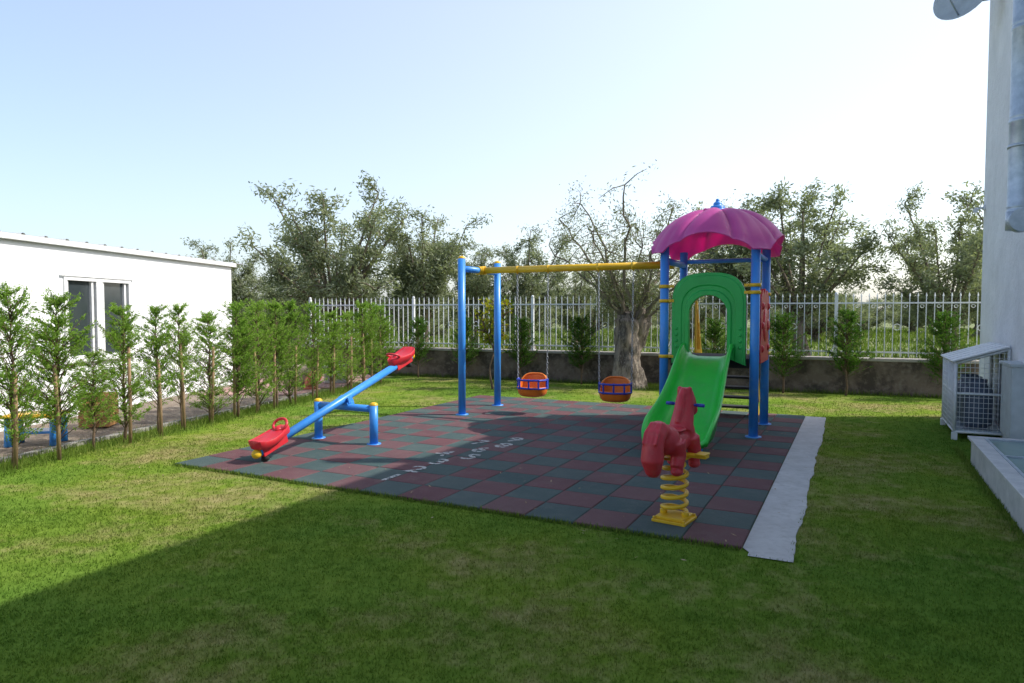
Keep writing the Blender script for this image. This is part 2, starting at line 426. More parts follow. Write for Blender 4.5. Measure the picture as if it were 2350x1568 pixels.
for i in range(n):
    for k in range(w_): fs.append((i*w_+k, i*w_+(k+1) % w_, (i+1)*w_+(k+1) % w_, (i+1)*w_+k))
fs.append(list(range(w_))); fs.append([n*w_+k for k in range(w_)][::-1])
mb.add(vs, fs, 0, False)
for sx in (-1, 1):
    for zz in (1.12, 1.2, 1.28, 1.36): mb.ell((sx*.40, -.022, zz), (.022, .012, .022), seg=8, rings=6)
mb.xf(Matrix.Translation((0, -.57, 0)))
obj('arch_panel', mb, GRND, tw, bevel=.006)
path = [(-.46, 1.0, .16, .27), (-.62, .985, .19, .275), (-.78, .91, .20, .28), (-1.0, .76, .21, .285), (-1.25, .57, .22, .295), (-1.5, .41, .23, .31), (-1.72, .30, .235, .325), (-1.95, .235, .23, .335), (-2.15, .21, .19, .335), (-2.30, .20, .11, .32), (-2.36, .185, .05, .30)]
fine = []
for i in range(len(path)-1):
    p0, p1, p2, p3 = [path[max(0, min(len(path)-1, i+d))] for d in (-1, 0, 1, 2)]
    for k in range(4):
        t_ = k/4; fine.append(tuple(.5*((2*p1[j])+(-p0[j]+p2[j])*t_+(2*p0[j]-5*p1[j]+4*p2[j]-p3[j])*t_*t_+(-p0[j]+3*p1[j]-3*p2[j]+p3[j])*t_**3) for j in range(4)))
fine.append(path[-1])
mb = MB(); vs = []
def section(h, w):
    s = [(-w-.045, h-.06), (-w-.05, h-.015), (-w-.03, h), (-w-.008, h-.008), (-w+.01, h*.55), (-w+.05, h*.12), (-w+.12, 0), (0, -.004), (w-.12, 0), (w-.05, h*.12), (w-.01, h*.55), (w+.008, h-.008), (w+.03, h), (w+.05, h-.015), (w+.045, h-.06)]
    u_ = [(w+.022, h-.06), (w-.0, -.03), (w-.08, -.055), (0, -.05), (-w+.08, -.055), (-w, -.03), (-w-.022, h-.06)]
    return s+u_
for y_, z_, h_, w__ in fine:
    for x_, dz in section(h_, w__): vs.append((x_, y_, z_+dz))
k_ = len(section(1, 1)); fs = []
for i in range(len(fine)-1):
    for k in range(k_): fs.append((i*k_+k, i*k_+(k+1) % k_, (i+1)*k_+(k+1) % k_, (i+1)*k_+k))
fs.append(list(range(k_))[::-1]); fs.append([(len(fine)-1)*k_+k for k in range(k_)])
mb.add(vs, fs, 0, True)
sl = obj('slide_chute', mb, GRN, tw)
for sx in (-.2, .2):
    mb = MB(); mb.tube([(sx, -2.0, 0), (sx, -2.0, .2)], .03); obj('slide_leg', mb, BLUE, tw)
mb = MB()
pts = [(-.42, .92), (.42, .92), (.46, 1.1), (.40, 1.3), (.46, 1.5), (.42, 1.75), (.25, 1.86), (.1, 1.80), (0, 1.88), (-.1, 1.80), (-.25, 1.86), (-.42, 1.75), (-.46, 1.5), (-.40, 1.3), (-.46, 1.1)]
mb.prism(pts, -.03, .03); mb.ell((0, .035, 1.4), (.22, .03, .22)); mb.ell((0, .05, 1.4), (.09, .04, .09))
for q in (-.3, .3):
    for zz in (1.1, 1.4, 1.65): mb.ell((q, .03, zz), (.05, .03, .05), seg=10, rings=6)
mb.xf(Matrix.Translation((.60, 0, 0)) @ Matrix.Rotation(-pi/2, 4, 'Z'))
obj('side_panel', mb, RED, tw, bevel=.012)
for i in range(5):
    mb = MB(); z = .80-.165*i; y_ = .60+.15*i
    mb.box(-.36, .36, y_, y_+.20, z-.03, z); obj('step', mb, BLK, tw, bevel=.004)
for sx in (-1, 1):
    mb = MB(); X = Matrix.Translation((sx*.385, 0, 0))
    mb.add([X @ Vector(p) for p in ((-.015, .52, .78), (-.015, .52, .96), (-.015, 1.46, .10), (-.015, 1.46, 0), (-.015, 1.28, 0), (.015, .52, .78), (.015, .52, .96), (.015, 1.46, .10), (.015, 1.46, 0), (.015, 1.28, 0))],
           [(0,1,2,3,4), (9,8,7,6,5), (0,5,6,1), (1,6,7,2), (2,7,8,3), (3,8,9,4), (4,9,5,0)], 0, False)
    obj('stair_stringer', mb, YEL, tw)
    mb = MB(); G = [(.60, .99), (.60, 1.66), (.64, 1.74), (.70, 1.72), (.98, 1.05), (1.40, .34), (1.42, .22), (1.36, .20)]
    mb.prism([(p[0], p[1]) for p in G], -.014, .014)
    for q in (.66, .74, .82): mb.box(q, q+.022, -.024, .024, 1.02, 1.62-(q-.66)*2.6)
    mb.xf(Matrix.Translation((sx*.40, 0, 0)) @ Matrix.Rotation(pi/2, 4, 'Z'))
    obj('stair_guard', mb, YEL, tw, bevel=.006)
mb = MB(); mb.tube([(-.57, -.555, 2.25), (-.57, .555, 2.25)], .045, 16); obj('cross_bar', mb, BLUE, tw)
for a_, b_ in (((.57, -.555, 2.3), (.57, .555, 2.3)), ((-.57, .555, 2.3), (.57, .555, 2.3))):
    mb = MB(); mb.tube([a_, b_], .03, 12); obj('top_rail', mb, BLUE, tw)

# ------------------------------------------------------------------ swing frame
sw = thing('swing_frame', (-.505, 10.93, .02), TH, 'blue and yellow steel swing frame joined to the tower', 'swing')
for sy in (-.58, .58):
    mb = MB(); mb.tube([(0, sy, 0), (0, sy, 2.39)], PR, 20); mb.lathe([(.10, 0), (.10, .012), (.001, .012)], 16, Matrix.Translation((0, sy, 0)))
    p = obj('post', mb, BLUE, sw)
    mb = MB(); mb.lathe([(PR+.001, 2.382), (PR+.001, 2.392), (PR*.85, 2.408), (PR*.5, 2.42), (.001, 2.424)], 18, Matrix.Translation((0, sy, 0))); obj('post_cap', mb, YEL, p)
mb = MB(); mb.tube([(0, -.58, 2.23), (0, .58, 2.23)], .048, 16); obj('cross_bar', mb, BLUE, sw)
mb = MB(); mb.tube([(0, 0, 2.23), (3.05, 0, 2.23)], .052, 16)
mb.tube([(-.06, 0, 2.23), (.09, 0, 2.23)], .068, 18); mb.tube([(2.98, 0, 2.23), (3.09, 0, 2.23)], .062, 18)
mb.tube([(0, -.09, 2.23), (0, .09, 2.23)], .062, 18)
for xx in (.66, 1.18, 1.99, 2.51): mb.tube([(xx-.02, 0, 2.23), (xx+.02, 0, 2.23)], .056, 16); mb.tube([(xx, 0, 2.23), (xx, 0, 2.155)], .012, 8)
obj('top_beam', mb, YEL, sw)

def bucket(loc, tiltlabel, yaw):
    e = thing('bucket_swing', loc, TH, tiltlabel, 'swing seat', 'toddler swing seats hanging from the frame')
    NB = 40; lev = [(.05, 0), (.5, .0), (.8, .012), (.93, .04), (1, .09)]
    mb = MB(); vs = []
    RY = Matrix.Rotation(yaw, 4, 'Z')
    def rim(th):
        s = math.sin(th)
        b_ = max(0, (s+.15)/1.15); b_ = b_*b_*(3-2*b_)
        return .13+.20*b_
    rows = lev+[(1.02, None, .5), (1.04, None, .85), (1.05, None, 1.0)]
    for r in rows:
        for k in range(NB):
            th = 2*pi*k/NB; c, s = math.cos(th), math.sin(th); p = 2.6
            R = 1/((abs(c)**p+abs(s)**p)**(1/p))
            z = r[1] if r[1] is not None else .08+(rim(th)-.08)*r[2]
            vs.append((.215*R*r[0]*c, .165*R*r[0]*s, z))
    fs = [[k for k in range(NB)][::-1]]
    for i in range(len(rows)-1):
        for k in range(NB):
            l = (k+1) % NB; fs.append((i*NB+k, i*NB+l, (i+1)*NB+l, (i+1)*NB+k))
    mb.add(vs, fs, 0, True); mb.xf(RY)
    s_ = obj('seat', mb, ORG, e); sd = s_.modifiers.new('t', 'SOLIDIFY'); sd.thickness = .014; sd.offset = 1
    mb = MB()
    rimp = [(.225*math.cos(a), .173*math.sin(a), rim(a)+.0) for a in [2*pi*k/40 for k in range(40)]]
    mb.tube(rimp, .014, 8, closed=True); mb.xf(RY); obj('seat_rim', mb, ORG, s_)
    mb = MB()
    for z, r in ((.250, .016), (.125, .014)):
        mb.tube([(-.235, .04, z), (-.222, -.08, z), (-.165, -.175, z), (0, -.205, z), (.165, -.175, z), (.222, -.08, z), (.235, .04, z)], r, 8)
    for x in (-.15, 0, .15): mb.tube([(x, -.19+abs(x)*.1, .27), (x, -.19+abs(x)*.1, .11)], .014, 8)
    for sx in (-.232, .232): mb.box(sx-.012, sx+.012, -.03, .05, .11, .27)
    mb.xf(RY); obj('safety_bar', mb, NAVY, e, bevel=.003)
    H = 2.17-loc[2]+.02
    for sx in (-1, 1):
        mb = MB(); a = RY @ Vector((sx*.235, 0, .27)); b_ = Vector((sx*.26, 0, H)); L_ = (b_-a).length; nl = int(L_/.042); d = (b_-a).normalized()
        for i in range(nl):
            c = a+(b_-a)*((i+.5)/nl); q = Vector((1, 0, 0)) if i % 2 else Vector((0, 1, 0))
            ring = [c+q*math.cos(t_)*.012+d*math.sin(t_)*.026 for t_ in [2*pi*k/10 for k in range(10)]]
            mb.tube(ring, .0045, 5, closed=True)
        obj('chain', mb, CHAIN, e)
    return e
bu = Vector((.8933, -.4494, 0)); base = Vector((-.505, 10.93, 0))
for L_, lab, yw in ((.92, 'orange toddler swing seat with blue guard bars on chains', .12), (2.25, 'orange toddler swing seat with blue guard bars hanging beside tower', .2)):
    p = base+bu*L_; bucket((p.x, p.y, .30), lab, yw)

# ------------------------------------------------------------------ seesaw
ss = thing('seesaw', (-2.03, 8.27, .02), TH, 'blue seesaw with red seats, one end resting on the mat', 'seesaw')
sf = MB()
sf.tube([(-.43, 0, .42), (.43, 0, .42)], .042, 16)
cb = obj('cross_bar', sf, BLUE, ss)
for sx in (-.43, .43):
    mb = MB(); mb.tube([(sx, 0, 0), (sx, 0, .47)], .05, 18); mb.lathe([(.085, 0), (.085, .01), (.001, .01)], 16, Matrix.Translation((sx, 0, 0)))
    p = obj('post', mb, BLUE, ss)
    mb = MB(); mb.lathe([(.051, .464), (.051, .474), (.042, .49), (.022, .50), (.001, .503)], 18, Matrix.Translation((sx, 0, 0))); obj('post_cap', mb, YEL, p)
tilt = Matrix.Translation((0, 0, .53)) @ Matrix.Rotation(math.radians(17.2), 4, 'X')
mb = MB(); mb.tube([(0, -1.42, 0), (0, 1.42, 0)], .047, 18); mb.xf(tilt); bm = obj('beam', mb, BLUE, ss)
mb = MB(); mb.box(-.07, .07, -.06, .06, -.11, -.04); mb.tube([(-.09, 0, -.07), (.09, 0, -.07)], .03, 14); mb.box(-.08, -.055, -.04, .04, -.12, .02); mb.box(.055, .08, -.04, .04, -.12, .02); mb.xf(tilt); obj('pivot_bracket', mb, BLUE, ss, bevel=.004)
for s in (-1, 1):
    X = tilt @ (Matrix.Rotation(pi, 4, 'Z') if s > 0 else Matrix())
    mb = MB()
    secs = [(-1.46, .02, .075, .10), (-1.44, .09, .06, .125), (-1.38, .125, .045, .10), (-1.28, .135, .045, .085), (-1.16, .12, .045, .09), (-1.08, .085, .045, .105), (-1.0, .06, .045, .10), (-.97, .03, .05, .08)]
    vs = []; K = 16
    for y_, w_x, z0, z1 in secs:
        for k in range(K):
            th = 2*pi*k/K; c, s_ = math.cos(th), math.sin(th)
            xx = math.copysign(abs(c)**.6, c)*w_x; zz = (z0+z1)/2+math.copysign(abs(s_)**.6, s_)*((z1-z0)/2+.02)
            vs.append((xx, y_, zz+(.02 if abs(c) > .8 else 0)))
    fs = [[k for k in range(K)][::-1], [(len(secs)-1)*K+k for k in range(K)]]
    for i in range(len(secs)-1):
        for k in range(K): fs.append((i*K+k, i*K+(k+1) % K, (i+1)*K+(k+1) % K, (i+1)*K+k))
    mb.add(vs, fs, 0, True)
    mb.box(-.05, .05, -1.40, -1.05, -.055, .06)
    mb.xf(X); st_ = obj('seat', mb, RED, ss, bevel=.01)
    mb = MB(); ring = [(.090*math.cos(a), -1.06+.055*math.sin(a), .15+.045*math.sin(a)) for a in [2*pi*k/24 for k in range(24)]]
    mb.tube(ring, .016, 8, closed=True); mb.ell((0, -1.10, .11), (.045, .04, .035)); mb.xf(X); obj('handle', mb, RED, st_)
    mb = MB(); mb.ell((0, -1.45, 0), (.05, .055, .05)); mb.xf(X); obj('end_cap', mb, YEL, bm)
    mb = MB(); mb.tube([(0, -1.36, -.04), (0, -1.36, -.115)], [.03, .045], 14); mb.xf(X); obj('rubber_bumper', mb, BLK, bm)

# ------------------------------------------------------------------ spring horse
hr = thing('spring_rider', (1.23, 5.11, .022), TH-.14, 'red plastic spring horse on yellow coil at mat edge', 'spring rider')
mb = MB(); mb.box(-.13, .13, -.13, .13, 0, .022); mb.box(-.108, .108, -.108, .108, .022, .045)
for sx in (-1, 1):
    for sy in (-1, 1): mb.tube([(sx*.115, sy*.115, .02), (sx*.115, sy*.115, .04)], .011, 8)
    mb.tube([(sx*.085, 0, .04), (sx*.085, 0, .075)], .028, 10)
obj('base_plate', mb, YEL, hr, bevel=.005)
mb = MB(); pts = []; turns = 5.6
for i in range(181):
    f = i/180; a = 2*pi*turns*f
    rr = .09 if f < .75 else .09-.035*(f-.75)/.25
    pts.append((rr*math.cos(a), rr*math.sin(a), .06+.41*f))
mb.tube(pts, .0165, 10); obj('spring', mb, YEL, hr)
mb = MB(); mb.box(-.09, .09, -.09, .09, .465, .485); mb.box(-.23, .23, .02, .10, .485, .507)
for sx in (-1, 1): mb.box(min(sx*.23, sx*.15), max(sx*.23, sx*.15), .0, .12, .507, .522)
obj('footrest', mb, YEL, hr, bevel=.005)
mb = MB()
mb.ell((0, .0, .60), (.092, .23, .092)); mb.ell((0, -.19, .64), (.105, .13, .115)); mb.ell((0, .15, .645), (.095, .11, .13))
mb.tube([(0, .11, .66), (0, .17, .79), (0, .205, .89), (0, .215, .94)], [.095, .080, .072, .062], 18)
mb.ell((0, .21, .93), (.065, .066, .062))
mb.tube([(0, .20, .935), (0, .26, .89), (0, .315, .835), (0, .345, .80)], [.06, .060, .052, .048], 18); mb.ell((0, .348, .80), (.05, .044, .047))
for sx in (-1, 1):
    mb.tube([(sx*.036, .19, .95), (sx*.040, .188, .985)], [.024, .020], 12); mb.ell((sx*.040, .188, .985), (.019, .019, .017))
    mb.tube([(sx*.065, .16, .62), (sx*.08, .20, .50), (sx*.085, .17, .43)], [.065, .052, .044], 14); mb.ell((sx*.086, .18, .41), (.046, .062, .034))
    mb.tube([(sx*.065, -.17, .63), (sx*.082, -.14, .52), (sx*.086, -.19, .44)], [.08, .058, .048], 14); mb.ell((sx*.086, -.18, .415), (.046, .062, .034))
mb.tube([(0, .17, .985), (0, .125, .93), (0, .085, .83), (0, .05, .73)], [.022, .030, .030, .024], 10)
mb.tube([(0, -.24, .69), (0, -.32, .73), (0, -.385, .695), (0, -.42, .62), (0, -.43, .53), (0, -.415, .46)], [.07, .072, .075, .076, .082, .06], 18); mb.ell((0, -.415, .46), (.06, .06, .055))
for x in (-.045, -.015, .015, .045): mb.tube([(x*.6, -.28, .775), (x*.9, -.36, .785), (x*1.1, -.445, .725), (x*1.05, -.485, .65)], .011, 8)
hb = obj('horse_body', mb, HRED, hr)
rm = hb.modifiers.new('rm', 'REMESH'); rm.mode = 'VOXEL'; rm.voxel_size = .008; rm.use_smooth_shade = True
sm = hb.modifiers.new('sm', 'SMOOTH'); sm.factor = .6; sm.iterations = 9
mb = MB(); mb.ell((0, -.01, .692), (.078, .13, .016)); obj('saddle', mb, HRED, hr)
mb = MB(); mb.tube([(-.15, .20, .858), (.15, .20, .858)], .010, 10); mb.tube([(-.152, .20, .858), (-.09, .20, .858)], .014, 10); mb.tube([(.09, .20, .858), (.152, .20, .858)], .014, 10); obj('handlebar', mb, NAVY, hr)

# ------------------------------------------------------------------ boundary wall and fence
bw = thing('boundary_wall', W0, WTH, 'low old stone garden wall with cement coping', 'wall')
mb = MB(); rng = random.Random(2)
nx = 120; vs = []
for i in range(nx+1):
    x = -14.8+19*i/nx
    for z in (-.1, .15, .3, .45, .58, .64): vs.append((x, rng.uniform(-.014, .014), z))
fs = []
for i in range(nx):
    for k in range(5): fs.append((i*6+k, (i+1)*6+k, (i+1)*6+k+1, i*6+k+1))
mb.add(vs, fs, 0, True); mb.box(-14.8, 4.2, .02, .25, -.1, .638); obj('wall_body', mb, WALLM, bw)
mb = MB(); mb.box(-14.85, 4.25, -.035, .29, .642, .70); obj('coping', mb, CAPM, bw, bevel=.01)
fe = thing('iron_fence', W0+WY*.13+Vector((0, 0, .70)), WTH, 'white iron railing with spear tips and rings on wall', 'fence')
posts = [-14.6, -11.4, -8.2, -5.0, -1.8, 1.4, 4.1]
for x in posts:
    mb = MB(); mb.box(x-.03, x+.03, -.03, .03, 0, 1.22); mb.ell((x, 0, 1.245), (.035, .035, .035), seg=10, rings=6); mb.box(x-.06, x+.06, -.06, .06, 0, .012)
    mb.tube([(x, 0, .42), (x+.0, -.02, .30), (x-.10, -.09, .06), (x-.10, -.09, 0)], .014, 8)
    obj('post', mb, WHITEP, fe)
for a, b_ in zip(posts[:-1], posts[1:]):
    mb = MB(); n = int(round((b_-a-.06)/.135)); st_ = (b_-a-.06)/n
    for z in (.10, 1.05, ): mb.box(a+.03, b_-.03, -.013, .013, z, z+.028)
    for i in range(1, n):
        x = a+.03+st_*i; tall = 1.19
        mb.box(x-.008, x+.008, -.008, .008, .03, tall)
        mb.add([(x-.017, 0, tall+.005), (x, -.012, tall), (x+.017, 0, tall+.005), (x, .012, tall), (x, 0, tall+.075), (x, 0, tall-.02)], [(0,1,4), (1,2,4), (2,3,4), (3,0,4), (1,0,5), (2,1,5), (3,2,5), (0,3,5)], 0, False)
        if i % 5 == 2 and i < n-1:
            cx = x+st_/2
            mb.tube([(cx+.058*math.cos(t_), 0, .60+.058*math.sin(t_)) for t_ in [2*pi*k/18 for k in range(18)]], .007, 5, closed=True)
        mb.tube([(x+st_/2+.03*math.cos(t_), 0, 1.0+.03*math.sin(t_)) for t_ in [2*pi*k/10 for k in range(10)]], .005, 4, closed=True) if i % 2 == 0 and i < n-1 else None
    obj('fence_panel', mb, WHITEP, fe)

# ------------------------------------------------------------------ white building (low cabin)
WB = thing('prefabricated_cabin', (-6.15, 15.0, 0), math.atan2(-.109, .994), 'low white clad cabin with corrugated roof edge', 'building')
mb = MB(); wy0, wy1, wz0, wz1 = -4.85, -3.35, .86, 2.13
mb.box(-.12, 0, -13, wy0, 0, 2.62); mb.box(-.12, 0, wy1, 0, 0, 2.62); mb.box(-.12, 0, wy0, wy1, 0, wz0); mb.box(-.12, 0, wy0, wy1, wz1, 2.62)
mb.box(-6, -.12, -.12, 0, 0, 2.62); mb.box(-6, -.12, -13, -12.88, 0, 2.62); mb.box(-6.1, -6, -13, 0, 0, 2.62)
obj('wall', mb, SIDING, WB)
mb = MB(); prof = []; y = -13.1
while y < .12:
    prof += [(y, 0), (y+.24, 0), (y+.26, .022), (y+.30, .022), (y+.32, 0)]; y += .40
vs = []
for yy, zz in prof: vs += [(.07, yy, 2.655+zz), (-6.2, yy, 2.66+zz)]
fs = [(2*i, 2*i+1, 2*i+3, 2*i+2) for i in range(len(prof)-1)]
mb.add(vs, fs, 0, False); mb.box(-6.15, .03, -13.06, .06, 2.622, 2.652)
rf = obj('roof', mb, ROOFW, WB)
mb = MB(); mb.box(.035, .075, -13.1, .1, 2.57, 2.652); obj('roof_trim', mb, ROOFW, rf, bevel=.005)
win = MB(); win.box(-.10, .025, wy0, wy0+.06, wz0, wz1); win.box(-.10, .025, wy1-.06, wy1, wz0, wz1); win.box(-.10, .025, wy0+.06, wy1-.06, wz0, wz0+.06); win.box(-.10, .025, wy0+.06, wy1-.06, wz1-.06, wz1)
ym = (wy0+wy1)/2; win.box(-.09, .02, ym-.075, ym+.075, wz0+.06, wz1-.06)
win.box(.025, .04, wy0-.07, wy1+.07, wz1+.0, wz1+.035); win.box(.0, .07, wy0-.06, wy1+.06, wz0-.04, wz0-.002)
for q in (wy0+.062, ym+.077):
    q2 = q+(.572)
    win.box(-.07, .0, q, q+.045, wz0+.062, wz1-.062); win.box(-.07, .0, q2-.045, q2, wz0+.062, wz1-.062)
wn = obj('window_frame', win, FRAMEW, WB, bevel=.003)
mb = MB(); mb.box(-.05, -.04, wy0+.05, wy1-.05, wz0+.05, wz1-.05); obj('window_glass', mb, GLASS, wn)
mb = MB(); rng = random.Random(8); y = 5.0
while y < 13.0:
    ln = .5; x0 = hedgeX(y)-.42
    X = Matrix.Translation((x0, y, 0)) @ Matrix.Rotation(-math.atan(.26), 4, 'Z')
    mb.box(-.04, .04, .004, ln-.004, -.05, .045+rng.uniform(-.006, .006), X=X); y += ln*.968
obj('garden_kerb', mb, KERBM, bevel=.006, label='weathered concrete kerb edging between lawn and yard', cat='kerb')

# ------------------------------------------------------------------ stucco building
SB = thing('stucco_building', C0, TH, 'two storey white rough stucco house wall in shade', 'building')
mb = MB(); mb.box(0, 8, -24, 0, -.05, 6.5); obj('wall', mb, STUCCO, SB)
mb = MB(); mb.box(-.0, 8.05, -24.05, .05, 6.502, 6.55); obj('roof', mb, CAPM, SB)
dk = thing('ventilation_duct', Fc(3.65, .18, 0), TH, 'round galvanised steel ventilation duct fixed to wall', 'duct')
mb = MB(); pr = [(.118, 2.62)]
for z in (2.62, 3.55, 4.5, 5.45, 6.4): pr += [(.118, z+.0), (.125, z+.01), (.125, z+.03), (.118, z+.04), (.118, z+.06), (.123, z+.07), (.118, z+.08)]
pr += [(.118, 7.2)]; mb.lathe(pr, 28); obj('duct_pipe', mb, STEEL, dk)
mb = MB(); mb.tube([(0, 0, 2.64), (0, 0, 2.45)], .126, 24); mb.tube([(0, 0, 2.54), (.17, 0, 2.54)], .11, 20); mb.tube([(0, 0, 2.54), (0, -.17, 2.54)], .12, 20); obj('duct_tee', mb, STEEL, dk)
for z in (3.3, 5.0):
    mb = MB(); mb.lathe([(.12, z), (.13, z), (.13, z+.03), (.12, z+.03)], 24); mb.box(.11, .18, -.02, .02, z, z+.03); obj('wall_bracket', mb, STEEL, dk)
ds = thing('satellite_dish', Fc(1.0, .45, 6.02), TH, 'pale grey satellite dish on wall bracket', 'satellite dish')
X = Matrix.Rotation(math.radians(235), 4, 'Z') @ Matrix.Rotation(math.radians(72), 4, 'Y')
mb = MB(); mb.lathe([(.001, -.09), (.12, -.082), (.24, -.055), (.34, -.02), (.39, .0), (.40, .004), (.39, -.012), (.34, -.032), (.24, -.067), (.12, -.094), (.001, -.10)], 32, X); obj('dish', mb, CABM, ds)
mb = MB(); mb.tube([(0, 0, 0), (.15, 0, -.15), (.43, 0, -.15)], .022, 10); mb.tube([X @ Vector((.35, 0, -.03)), X @ Vector((.2, 0, .38))], .012, 8); mb.ell(X @ Vector((.15, 0, .38)), (.04, .04, .04)); obj('dish_mount', mb, STEEL, ds)
cm = thing('security_camera', Fc(.1, 0, 3.15), TH, 'small white security camera on the house wall', 'security camera')
mb = MB(); mb.box(-.02, 0, -.04, .04, -.04, .04); mb.tube([(-.02, 0, 0), (-.10, 0, -.02)], .015, 8); obj('bracket', mb, WHITEP, cm, bevel=.003)
mb = MB(); mb.tube([(-.10, .06, -.02), (-.13, -.10, -.05)], .035, 12); obj('camera_body', mb, WHITEP, cm)
gc = thing('gas_cage', Fc(1.75, .29, 0), TH, 'white steel cage with sloping roof holding gas cylinders', 'cage')
hx, hy = .27, .62
mb = MB()
def bar(a, b_, w=.016): mb.tube([a, b_], w, 4)
zt = lambda x: 1.05+(x)*.34
for x in (-hx, hx):
    for y in (-hy, 0, hy): bar((x, y, .10), (x, y, zt(x)), .02)
for y in (-hy, hy):
    bar((-hx, y, .10), (hx, y, .10), .02); bar((-hx, y, zt(-hx)), (hx, y, zt(hx)), .02); bar((-hx, y, .58), (hx, y, .58))
for x in (-hx, hx):
    bar((x, -hy, .10), (x, hy, .10), .02); bar((x, -hy, zt(x)), (x, hy, zt(x)), .02)
bar((-hx, -hy, .58), (-hx, hy, .58))
for x in (-hx, hx):
    for y in (-hy, hy): mb.box(x-.03, x+.03, y-.03, y+.03, 0, .09)
obj('cage_frame', mb, WHITEP, gc)
mb = MB()
for i in range(1, 11):
    x = -hx+2*hx*i/11; mb.tube([(x, -hy-.005, .10), (x, -hy-.005, zt(x))], .003, 4)
for i in range(1, 17):
    z = .10+i*.062
    x0 = -hx if z < zt(-hx) else (z-1.05)/.34
    if x0 < hx: mb.tube([(x0, -hy-.009, z), (hx, -hy-.009, z)], .003, 4)
obj('wire_panel', mb, WHITEP, gc)
mb = MB()
for i in range(1, 26):
    y = -hy+2*hy*i/26; mb.tube([(-hx-.005, y, .10), (-hx-.005, y, zt(-hx))], .004, 4)
for i in range(1, 14): mb.tube([(-hx-.009, -hy, .10+i*.062), (-hx-.009, hy, .10+i*.062)], .004, 4)
obj('wire_panel', mb, WHITEP, gc)
mb = MB(); X = Matrix.Translation((0, 0, 1.075)) @ Matrix.Rotation(-math.atan(.34), 4, 'Y')
for i in range(9): mb.box(-.33, .285, -hy-.05+i*.148, -hy-.05+i*.148+.144, 0, .014 if i % 2 else .02, X=X)
obj('cage_roof', mb, WHITEP, gc, bevel=.003)
mb = MB(); mb.box(-hx, hx, -hy, hy, .115, .135); obj('cage_floor', mb, STEEL, gc)
g0 = thing('gas_cylinder', Fc(2.14, .30, .138), TH, 'dark grey blue gas cylinder inside the cage', 'gas cylinder', 'gas cylinders stored in the cage')
mb = MB(); mb.lathe([(.001, 0), (.11, 0), (.12, .02), (.165, .05), (.17, .08), (.17, .42), (.16, .48), (.11, .53), (.05, .55), (.001, .55)], 24); obj('cylinder_body', mb, GASM, g0)
mb = MB(); mb.lathe([(.095, .52), (.10, .61), (.105, .61), (.10, .52)], 20); mb.tube([(0, 0, .54), (0, 0, .61)], .02, 8); mb.tube([(-.03, 0, .59), (.03, 0, .59)], .018, 8); obj('valve_collar', mb, GASM, g0)
place(g0, Fc(1.74, .30, .138), TH+.5); place(g0, Fc(1.36, .29, .138), TH+1.1)
cbn = MB(); cbn.box(-.16, -.002, -.30, .30, .2, 1.0); cbn.box(-.18, -.002, -.32, .32, 1.0, 1.03); cbn.box(-.166, -.16, -.27, .27, .23, .97); cbn.box(-.14, -.03, -.25, .25, 0, .2); cbn.box(-.175, -.166, .19, .22, .55, .65)
obj('utility_cabinet', cbn, CABM, bevel=.006, label='pale grey utility cabinet against the stucco wall', cat='cabinet', loc=Fc(3.1, 0, 0), rz=TH)
lw = thing('light_well', Fc(6.3, 0, 0), TH, 'low marble kerbed light well covered with greenish glass', 'light well')
D_ = .58
mb = MB(); mb.box(-D_, -D_+.05, -2.4, 2.4, 0, .26); mb.box(-D_+.05, -.002, 2.35, 2.4, 0, .26); mb.box(-D_+.05, -.002, -2.4, -2.35, 0, .26); obj('kerb', mb, MARB, lw, bevel=.004)
mb = MB(); mb.box(-D_-.03, -D_+.10, -2.43, 2.43, .262, .29); mb.box(-D_+.10, -.002, 2.3, 2.43, .262, .29); obj('kerb_top', mb, MARB, lw, bevel=.004)
mb = MB()
for i in range(5): mb.box(-D_+.105, -.004, -2.38+i*.93, -2.38+i*.93+.915, .27, .282)
obj('glass_cover', mb, GREENGL, lw)
mb = MB()
for i in range(6): mb.box(-D_+.10, -.003, -2.40+i*.932, -2.40+i*.932+.03, .283, .297)
mb.box(-D_+.10, -D_+.125, -2.37, 2.29, .283, .294); obj('glass_frame', mb, STEEL, lw)

